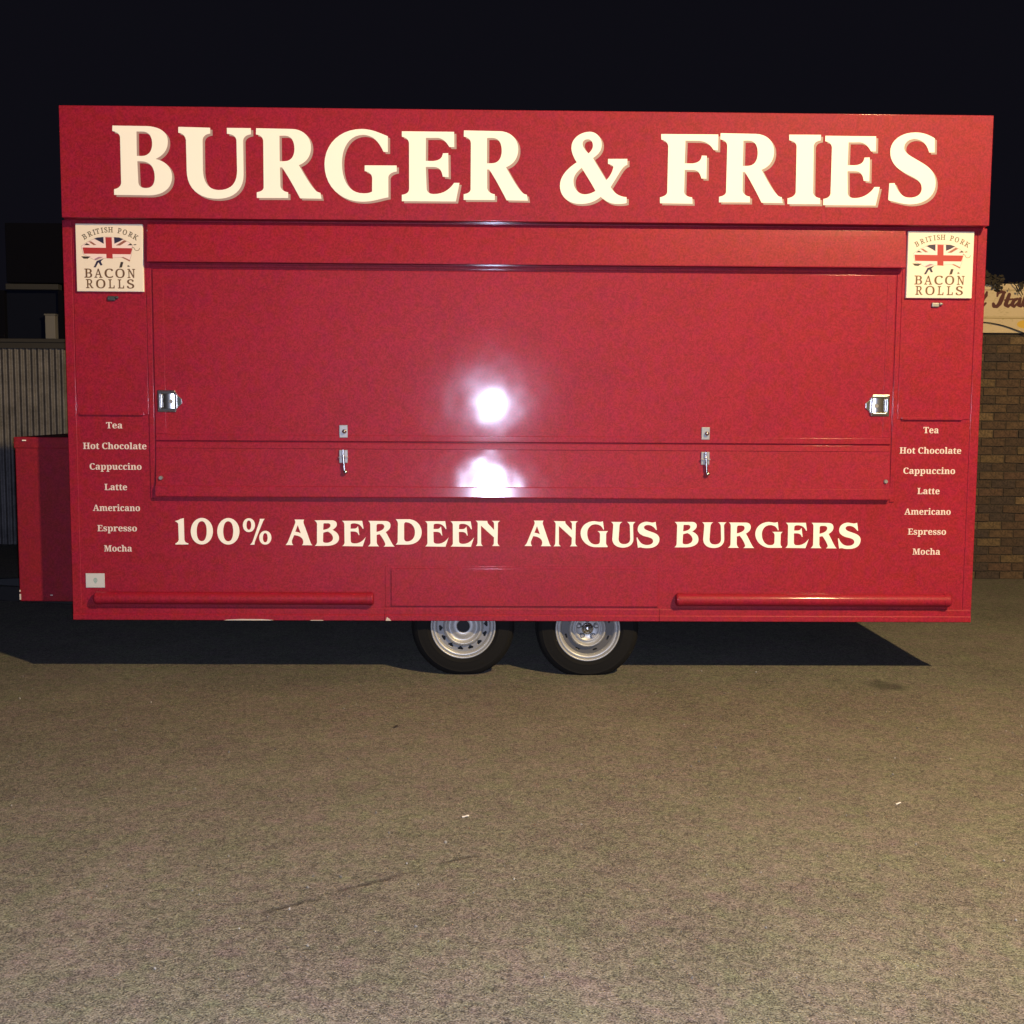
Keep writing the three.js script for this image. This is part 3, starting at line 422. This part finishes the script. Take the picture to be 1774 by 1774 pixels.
// wheels
function wheel(x, y, z, kind, face = 1) {
  const w = new THREE.Group(); w.name = 'wheel'; trailer.add(w); w.position.set(x, y, z); if (face < 0) w.rotation.y = Math.PI;
  const lathe = (pts, seg = 72) => new THREE.LatheGeometry(pts.map(([r, d]) => new THREE.Vector2(r, d)), seg).rotateX(Math.PI / 2);
  const tg = lathe([[0.176, -0.165], [0.20, -0.172], [0.245, -0.172], [0.282, -0.160], [0.294, -0.140], [0.2965, -0.10], [0.2965, -0.065], [0.294, -0.025], [0.283, -0.008], [0.268, -0.001], [0.2655, 0.0035], [0.262, 0.0035], [0.2595, 0.001], [0.245, 0.005], [0.225, 0.0075], [0.213, 0.0072], [0.2105, 0.0095], [0.207, 0.0095], [0.204, 0.006], [0.192, -0.001], [0.184, -0.012]], 96);
  const p = tg.attributes.position; const flat = -(y - 0.001);                                       // the tread flattens on the ground and the wall bulges there
  for (let i = 0; i < p.count; i++) { let py = p.getY(i); if (py < flat + 0.012) { const over = flat + 0.012 - py; p.setY(i, Math.max(flat, flat + 0.012 - over * 0.75)); } }
  tg.computeVertexNormals(); mesh('tyre', tg, rubber, w);
  const treads = []; for (const d of [-0.135, -0.10, -0.065, -0.035]) treads.push(new THREE.TorusGeometry(0.2968, 0.0022, 6, 96).translate(0, 0, d));
  mesh('tread_rib', mergeGeometries(treads.map((g) => { const q = g.attributes.position; for (let i = 0; i < q.count; i++) if (q.getY(i) < flat) q.setY(i, flat + 0.001); return g; })), rubber, w);
  const lipR = lathe([[0.146, -0.060], [0.149, -0.040], [0.153, -0.022], [0.160, -0.012], [0.168, -0.008], [0.1705, -0.012], [0.1722, -0.026], [0.1742, -0.012], [0.178, 0.001], [0.184, 0.003], [0.1885, 0.000], [0.1895, -0.006], [0.186, -0.012], [0.178, -0.02], [0.170, -0.05]]);
  mesh('rim', lipR, rimPaint, w);
  mesh('rim_well', lathe([[0.168, -0.045], [0.164, -0.12], [0.150, -0.14], [0.02, -0.142]]), black, w);
  if (kind === 0) {
    const s = new THREE.Shape(); s.absarc(0, 0, 0.152, 0, 2 * Math.PI, false); const c = new THREE.Path(); c.absarc(0, 0, 0.112, 0, 2 * Math.PI, true); s.holes.push(c);
    for (let i = 0; i < 14; i++) { const a = i / 14 * 2 * Math.PI + 0.1, h = new THREE.Path(), q = (r, da) => [r * Math.cos(a + da), r * Math.sin(a + da)]; h.moveTo(...q(0.118, 0)); h.lineTo(...q(0.134, 0.135)); h.lineTo(...q(0.143, 0.10)); h.lineTo(...q(0.143, -0.10)); h.lineTo(...q(0.134, -0.135)); h.closePath(); s.holes.push(h); }
    mesh('rim_disc', new THREE.ExtrudeGeometry(s, { depth: 0.004, bevelEnabled: true, bevelSize: 0.0015, bevelThickness: 0.002, bevelSegments: 2, curveSegments: 40 }).translate(0, 0, -0.034), discGrey, w);
    mesh('hub_ring', lathe([[0.118, -0.024], [0.112, -0.012], [0.104, -0.003], [0.097, -0.005], [0.090, -0.020], [0.078, -0.026], [0.066, -0.018], [0.056, -0.012], [0.040, -0.012], [0.036, -0.016], [0.036, -0.09]]), rimPaint, w);
    mesh('hub_bore', new THREE.CylinderGeometry(0.034, 0.034, 0.03, 28).rotateX(Math.PI / 2).translate(0, 0, -0.045), black, w);
  } else {
    const s = new THREE.Shape(); s.absarc(0, 0, 0.152, 0, 2 * Math.PI, false); const c = new THREE.Path(); c.absarc(0, 0, 0.104, 0, 2 * Math.PI, true); s.holes.push(c);
    for (let i = 0; i < 8; i++) { const a = i / 8 * 2 * Math.PI + 0.35, h = new THREE.Path(), q = (r, da) => [r * Math.cos(a + da), r * Math.sin(a + da)]; h.moveTo(...q(0.126, -0.10)); h.lineTo(...q(0.126, 0.10)); h.lineTo(...q(0.133, 0.11)); h.lineTo(...q(0.138, 0.09)); h.lineTo(...q(0.138, -0.09)); h.lineTo(...q(0.133, -0.11)); h.closePath(); s.holes.push(h); }
    mesh('rim_disc', new THREE.ExtrudeGeometry(s, { depth: 0.004, bevelEnabled: true, bevelSize: 0.0015, bevelThickness: 0.002, bevelSegments: 2, curveSegments: 40 }).translate(0, 0, -0.040), discDark, w);
    mesh('hub_ring', lathe([[0.112, -0.034], [0.108, -0.018], [0.102, -0.008], [0.096, -0.008], [0.090, -0.020], [0.084, -0.032], [0.079, -0.030], [0.074, -0.022], [0.066, -0.021], [0.060, -0.034], [0.030, -0.034], [0.0, -0.034]]), rimPaint, w);
    mesh('hub_cap', lathe([[0.036, -0.034], [0.034, -0.024], [0.028, -0.020], [0.022, -0.020], [0.020, -0.010], [0.014, -0.004], [0.0, -0.002]]), chrome, w);
    for (let i = 0; i < 5; i++) { const a = i / 5 * 2 * Math.PI + Math.PI / 2; mesh('wheel_bolt', new THREE.CylinderGeometry(0.0085, 0.011, 0.02, 6).rotateX(Math.PI / 2).translate(0.054 * Math.cos(a), 0.054 * Math.sin(a), -0.026), zinc, w); mesh('bolt_seat', new THREE.TorusGeometry(0.0145, 0.003, 6, 18).translate(0.054 * Math.cos(a), 0.054 * Math.sin(a), -0.034), steelDark, w); }
  }
  return w;
}
wheel(-0.155, 0.287, -0.062, 0); wheel(0.570, 0.273, -0.062, 1);
wheel(-0.157, 0.272, -2.06, 0, -1); wheel(0.573, 0.272, -2.06, 0, -1);

// ---------------------------------------------------------------- scraps on the ground
const scrap = (name, label, cat, x, z, w, d, turn, m) => { const g = new THREE.BoxGeometry(w, 0.0016, d, 6, 1, 2), p = g.attributes.position; for (let i = 0; i < p.count; i++) p.setY(i, p.getY(i) + 0.005 + 0.003 * Math.sin(p.getX(i) * 160) + 0.002 * Math.cos(p.getZ(i) * 300)); g.computeVertexNormals(); const o = mesh(name, g, m); o.position.set(x, 0, z); o.rotation.y = turn; o.userData = { label, category: cat }; return o; };
const paper = new THREE.MeshStandardMaterial({ color: lin(0.72, 0.68, 0.60), roughness: 0.8 }), leafDark = new THREE.MeshStandardMaterial({ color: lin(0.02, 0.014, 0.010), roughness: 0.9 });
scrap('paper_scrap', 'thin white scrap of paper on the asphalt below the left wheel', 'litter', -0.089, 2.288, 0.026, 0.011, -0.2, paper);
scrap('paper_scrap', 'tiny pale scrap on the asphalt in the right foreground', 'litter', 1.624, 2.146, 0.019, 0.008, 0.1, paper);
scrap('dead_leaf', 'small dark dead leaf on the asphalt just in front of the left wheel', 'leaf', -0.459, 1.04, 0.024, 0.02, 0.5, leafDark);

{                                                            // loose grit
  const g = new THREE.IcosahedronGeometry(1, 0), im = new THREE.InstancedMesh(g, new THREE.MeshStandardMaterial({ color: lin(1, 1, 1), roughness: 0.9 }), 420), o = new THREE.Object3D(), c = new THREE.Color();
  for (let i = 0; i < 420; i++) {
    const s = 0.0016 + 0.0026 * rnd() ** 3, z = -0.2 + 4.2 * rnd(); o.position.set((rnd() - 0.5) * 6.6, s * 0.6 + 0.001, z); o.rotation.set(rnd() * 6, rnd() * 6, rnd() * 6); o.scale.set(s * (1 + rnd()), s, s * (1 + rnd() * 0.6)); o.updateMatrix(); im.setMatrixAt(i, o.matrix);
    const k = rnd() < 0.15 ? 0.30 : 0.08 + 0.14 * rnd(); im.setColorAt(i, c.setRGB(k, k * 0.93, k * 0.80));
  }
  im.name = 'loose_grit'; im.castShadow = im.receiveShadow = true; im.userData = { label: 'loose grit and small stones scattered over the asphalt', category: 'grit', kind: 'stuff' }; scene.add(im);
}

// ---------------------------------------------------------------- lamps, behind and beside the camera
{
  const lampThing = thing('street_lamp', 'tall street lamp glowing warm to the right of the yard', 'street lamp');
  const [lx, ly, lz] = STREET.at, pole = new THREE.MeshStandardMaterial({ color: lin(0.12, 0.12, 0.12), metalness: 0.5, roughness: 0.5 });
  mesh('pole', new THREE.CylinderGeometry(0.055, 0.085, ly + 0.05, 16).translate(lx + 1.5, (ly + 0.05) / 2, lz + 0.9), pole, lampThing);
  mesh('arm', tube([[lx + 1.5, ly, lz + 0.9], [lx + 1.0, ly + 0.3, lz + 0.6], [lx + 0.28, ly + 0.2, lz + 0.17]], 0.03, 20), pole, lampThing);
  mesh('lamp_head', new THREE.CapsuleGeometry(0.11, 0.42, 6, 16).rotateZ(Math.PI / 2).scale(1, 0.7, 1).rotateY(-0.54).translate(lx + 0.05, ly + 0.19, lz), pole, lampThing);
  mesh('lamp_lens', new THREE.SphereGeometry(0.085, 20, 12).scale(1.5, 0.6, 1).translate(lx, ly + 0.11, lz), new THREE.MeshStandardMaterial({ color: lin(0.8, 0.7, 0.5), emissive: lin(1, 0.8, 0.5), emissiveIntensity: 12, roughness: 0.4 }), lampThing);
  const l = new THREE.PointLight(lin(...STREET.color), STREET.power); l.position.set(lx, ly, lz); l.castShadow = true; l.shadow.radius = STREET.radius; l.shadow.mapSize.set(2048, 2048); l.name = 'street_lamp_light'; lampThing.add(l);
  // the phone that takes the picture, its flash lit
  const phone = thing('phone', 'phone held up facing the trailer with its flash lit', 'phone');
  mesh('casing', new RoundedBoxGeometry(0.059, 0.115, 0.008, 3, 0.0035).translate(0, 1.545, 6.634), new THREE.MeshStandardMaterial({ color: lin(0.02, 0.02, 0.022), roughness: 0.4 }), phone);
  mesh('flash_lamp', new THREE.CylinderGeometry(0.004, 0.004, 0.001, 18).rotateX(Math.PI / 2).translate(FLASH.at[0], FLASH.at[1], 6.6292), new THREE.MeshStandardMaterial({ color: lin(0.9, 0.9, 0.9), emissive: lin(0.85, 0.95, 1.2), emissiveIntensity: 20 }), phone);
  const f = new THREE.PointLight(lin(...FLASH.color), FLASH.power); f.position.set(...FLASH.at); f.castShadow = true; f.shadow.radius = FLASH.radius; f.name = 'flash_light'; phone.add(f);
}

renderer.render(scene, camera);
